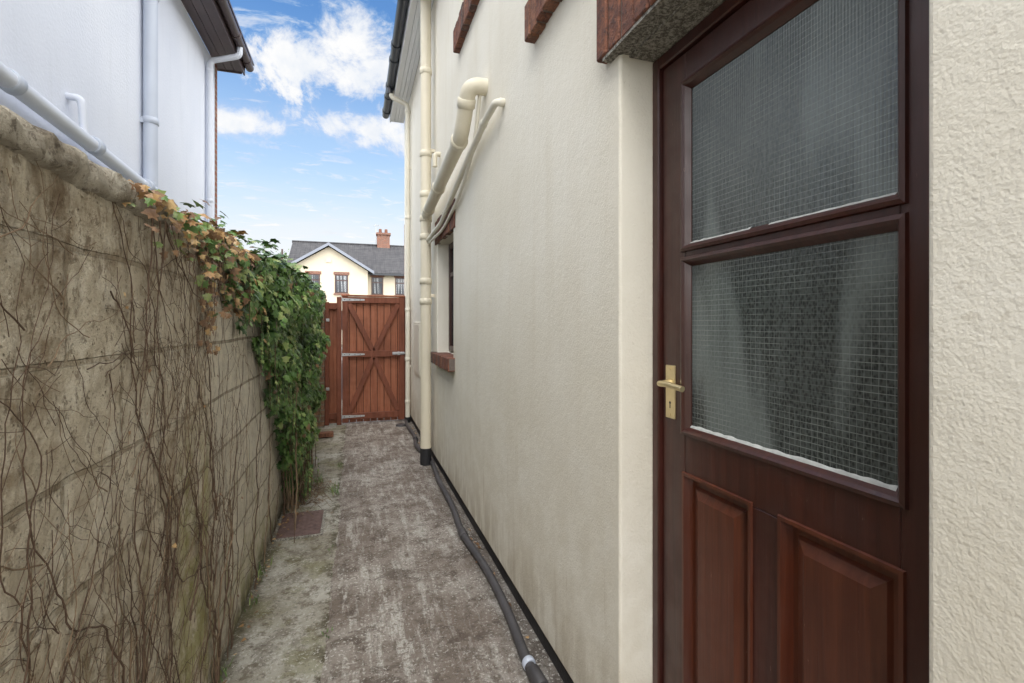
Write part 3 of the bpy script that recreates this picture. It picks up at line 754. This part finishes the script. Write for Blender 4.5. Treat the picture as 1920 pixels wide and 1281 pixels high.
# ------------------------------------------------------------------ house across the street
F=EMPTY('cream_gabled_house')
b=MB(); b.box(-4.15,9,36,44,-.02,4.95,M_farcream); b.box(-4.2,.87,35,36,-.02,5.05,M_farcream)
b.raw([(-4.2,35,5.05),(.87,35,5.05),(-1.67,35,6.62),(-4.2,36,5.05),(.87,36,5.05),(-1.67,36,6.62)],[(0,1,2),(1,4,5,2),(0,2,5,3)],M_farcream)
b.obj('walls',F)
b=MB()
def slab(b,p,q,th,m):
    a=[Vector(v) for v in (p[0],p[1],q[1],q[0])]; n=(a[1]-a[0]).cross(a[3]-a[0]).normalized()
    if n.z<0:n=-n
    t=[v+n*th for v in a]; b.raw([*a,*t],[(3,2,1,0),(4,5,6,7),(0,1,5,4),(1,2,6,5),(2,3,7,6),(3,0,4,7)],m)
slab(b,((-4.45,35.6,4.90),(9.3,35.6,4.90)),((-4.45,40,7.5),(9.3,40,7.5)),.12,M_tile)
slab(b,((-4.45,44.4,4.90),(9.3,44.4,4.90)),((-4.45,40,7.5),(9.3,40,7.5)),.12,M_tile)
slab(b,((-4.55,34.7,4.92),(-4.55,38.6,4.92)),((-1.67,34.7,6.72),(-1.67,38.9,6.72)),.10,M_tile)
slab(b,((1.21,34.7,4.92),(1.21,38.6,4.92)),((-1.67,34.7,6.72),(-1.67,38.9,6.72)),.10,M_tile)
b.tube([(-4.5,40,7.62),(9.3,40,7.62)],.11,M_tile,10)
b.obj('roof',F)
b=MB()
for sx in (-1,1):
    xe=-1.67+sx*2.95; A=[Vector((xe,34.64,4.82)),Vector((-1.67,34.64,6.66)),Vector((-1.67,34.64,6.86)),Vector((xe,34.64,5.02))]
    b.raw([*A,*[v+Vector((0,.06,0)) for v in A]],[(0,1,2,3),(7,6,5,4),(0,4,5,1),(2,6,7,3),(3,7,4,0)],M_bargeg)
b.box(1.0,9.3,35.5,35.6,4.83,4.98,M_gutter)
b.obj('bargeboards',F)
b=MB()
for x0_,x1_,yy in ((-3.06,-2.22,35),(-1.28,-.42,35),(1.14,1.96,36),(2.8,3.7,36),(5,6,36)):
    b.box(x0_,x1_,yy-.03,yy+.01,3.48,4.74,M_frameb); b.box(x0_+.08,x1_-.08,yy-.045,yy-.03,3.56,4.30,M_fglass); b.box(x0_+.08,x1_-.08,yy-.045,yy-.03,4.38,4.66,M_fglass)
    b.box(x0_-.08,x1_+.08,yy-.05,yy+.0,4.745,4.93,M_brXZ); b.box(x0_-.08,x1_+.08,yy-.09,yy+.0,3.36,3.475,M_brXZ)
b.box(-4.203,-3.85,34.985,35.0,0,4.75,M_brXZ); b.box(-4.215,-4.2,35.0,36,0,4.95,M_brYZ); b.box(-2.9,-.5,34.96,35.0,1.0,2.3,M_frameb)
b.box(-1.85,-1.5,34.95,35.0,5.55,5.8,M_farcream)
b.obj('windows',F)
b=MB(); b.box(1.70,2.66,39.6,40.4,7.0,8.45,M_brXZ); b.box(1.62,2.74,39.5,40.5,8.45,8.60,M_brXZ)
for x in (1.95,2.4): b.tube([(x,40,8.6),(x,40,8.95)],[.13,.11],M_solid,12)
b.obj('chimney',F)
b=MB(); b.tube([(1.62,40,7.6),(1.62,40,9.3)],.02,M_steel,6); b.tube([(1.4,40,9.2),(1.95,40,9.25)],.014,M_steel,6)
for k in range(5): b.tube([(1.45+k*.1,39.8,9.2+k*.01),(1.45+k*.1,40.2,9.2+k*.01)],.009,M_steel,5)
b.obj('aerial',F)
b=MB(); b.tube([(-4.8,37,0),(-4.8,37,6.6)],.06,M_frameb,8); b.obj('telegraph_pole')
# ------------------------------------------------------------------ tree
b=MB(); tx,ty=-5.9,43.0
b.tube([(tx,ty,0),(tx+.1,ty,1.8),(tx+.05,ty,3.6)],[.24,.17,.11],M_stem,10)
tips=[]
for i in range(9):
    a=i*.7+U(0,.4); L=U(.9,1.7); e=(tx+math.cos(a)*L*.8,ty+math.sin(a)*L*.8,3.9+U(.4,2.5)); tips.append(e)
    b.tube([(tx+.08,ty,2.2+.16*i),((tx+e[0])/2,(ty+e[1])/2,(3.2+e[2])/2),e],[.07,.045,.015],M_stem,6)
for e in tips+[(tx,ty,6.3),(tx+.4,ty,6.1),(tx-.5,ty,5.4)]:
    for c in range(5):
        cx,cy,cz=e[0]+random.gauss(0,.4),e[1]+random.gauss(0,.4),e[2]+random.gauss(0,.35); mm=random.choice([LM[0],LM[1],LM[1],LM[2]])
        for k in range(60):
            p=Vector((random.gauss(cx,.22),random.gauss(cy,.22),random.gauss(cz,.18)))
            nn=Vector((U(-1,1),U(-1,1),U(0,1))); s=U(.05,.11); t=nn.orthogonal().normalized(); w=nn.normalized().cross(t)
            b.face([p-t*s,p-w*s*.6,p+t*s,p+w*s*.6],mm if R()<.7 else LM[0])
b.obj('tree',recalc=False)
# ------------------------------------------------------------------ world
w=bpy.data.worlds.new("World"); S.world=w; w.use_nodes=True; nt=w.node_tree; nt.nodes.clear(); q=G(nt)
SE,SA=math.radians(56),math.radians(194)
sky=q.n('ShaderNodeTexSky',sky_type='NISHITA'); sky.sun_disc=False; sky.sun_elevation=SE; sky.sun_rotation=SA
sky.air_density=1.0; sky.dust_density=.6; sky.ozone_density=2.5
bg1=q.n('ShaderNodeBackground'); bg1.inputs[1].default_value=.15
hs=q.n('ShaderNodeHueSaturation'); hs.inputs['Saturation'].default_value=1.2; hs.inputs['Value'].default_value=1.5; nt.links.new(sky.outputs[0],hs.inputs['Color']); nt.links.new(hs.outputs[0],bg1.inputs[0])
d=q.n('ShaderNodeTexCoord').outputs['Generated']
nv=q.n('ShaderNodeVectorMath',operation='NORMALIZE'); nt.links.new(d,nv.inputs[0]); d=nv.outputs[0]
dx,dy,dz=q.sep(d)
k=q.m('DIVIDE',1.0,q.m('ADD',q.m('MAXIMUM',dz,0.0),.12))
pl=q.comb(q.m('MULTIPLY',dx,k),q.m('MULTIPLY',dy,k),0.0)
nsoft=q.noise(d,9,7,.66,.3)
def blob(c,s,amp=1.3,lo=.15,hi=.75):
    v=q.n('ShaderNodeVectorMath',operation='SUBTRACT'); nt.links.new(d,v.inputs[0]); v.inputs[1].default_value=c
    v2=q.mul(v.outputs[0],s); L=q.n('ShaderNodeVectorMath',operation='LENGTH'); nt.links.new(v2,L.inputs[0])
    return q.ramp(q.m('ADD',q.m('SUBTRACT',1.0,L.outputs['Value']),q.m('MULTIPLY',q.m('SUBTRACT',nsoft,.5),amp*2)),lo,hi)
c1=blob((.045,.875,.450),(6.5,6,9)); c2=blob((-.10,.893,.430),(9,7,15),1.5)
c3=blob((.03,.93,.36),(5,5,26),1.5,-.1,.8); c4=blob((-.20,.93,.34),(6,6,30),1.5,-.1,.8)
allb=q.m('MAXIMUM',q.m('MAXIMUM',c1,c2),q.m('MAXIMUM',c3,c4))
cn=q.noise(pl,1.6,6,.6,.3)
cov=q.ramp(dy,.78,.3)  # extra cloud added overhead and behind the camera to light the passage
cir=q.m('MULTIPLY',q.ramp(q.noise(q.mul(pl,(2.6,5.5,1)),1.7,6,.68,.6),.50,.68),.6)
gen=q.ramp(q.m('ADD',cn,q.m('MULTIPLY',cov,.30)),.62,.80)
clouds=q.m('MAXIMUM',q.m('MAXIMUM',allb,gen),cir)
haze=q.m('ADD',q.m('MULTIPLY',q.ramp(dz,.54,.14),.93),q.m('MULTIPLY',q.m('SUBTRACT',q.noise(q.mul(d,(3,3,16)),1.5,5),.5),q.ramp(dz,.4,.15,0,.5)),clamp=True)
fac=q.m('MAXIMUM',clouds,haze)
sh=q.ramp(q.noise(d,13,6,.6),.35,.6)
cc=q.mix(q.ramp(clouds,.05,.7),q.mix(q.ramp(dz,.32,.10),(.66,.84,1.0),(.95,.975,1.0)),q.mix(sh,(.86,.90,.96),(1.0,1.0,1.0)))
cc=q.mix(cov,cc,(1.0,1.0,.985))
bg2=q.n('ShaderNodeBackground'); q.put(bg2.inputs[0],cc); q.put(bg2.inputs[1],q.ramp(dy,.72,.25,1.0,4.4))  # sky outside the view brightened as added fill light for the passage
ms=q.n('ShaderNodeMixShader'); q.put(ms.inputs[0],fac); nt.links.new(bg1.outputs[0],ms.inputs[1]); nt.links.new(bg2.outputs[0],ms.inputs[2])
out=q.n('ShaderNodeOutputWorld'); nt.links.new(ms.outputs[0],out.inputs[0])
# sun
sl=bpy.data.lights.new('sun','SUN'); sl.energy=1.8; sl.angle=math.radians(35); sl.color=(1,.97,.93)
so=bpy.data.objects.new('sun',sl); S.collection.objects.link(so)
sdir=Vector((math.sin(SA)*math.cos(SE),math.cos(SA)*math.cos(SE),math.sin(SE)))
so.rotation_euler=sdir.to_track_quat('Z','Y').to_euler(); so.location=(0,-5,12)
# camera
cam=bpy.data.cameras.new('camera'); cam.lens=17.0; cam.sensor_width=36; cam.shift_y=-.0174; cam.clip_end=1500; cam.clip_start=.02
co_=bpy.data.objects.new('camera',cam); S.collection.objects.link(co_); co_.location=(0,0,1.4); co_.rotation_euler=(math.radians(90),0,math.radians(-18.03))
S.camera=co_
S.view_settings.view_transform='Standard'; S.view_settings.look='None'; S.view_settings.exposure=0
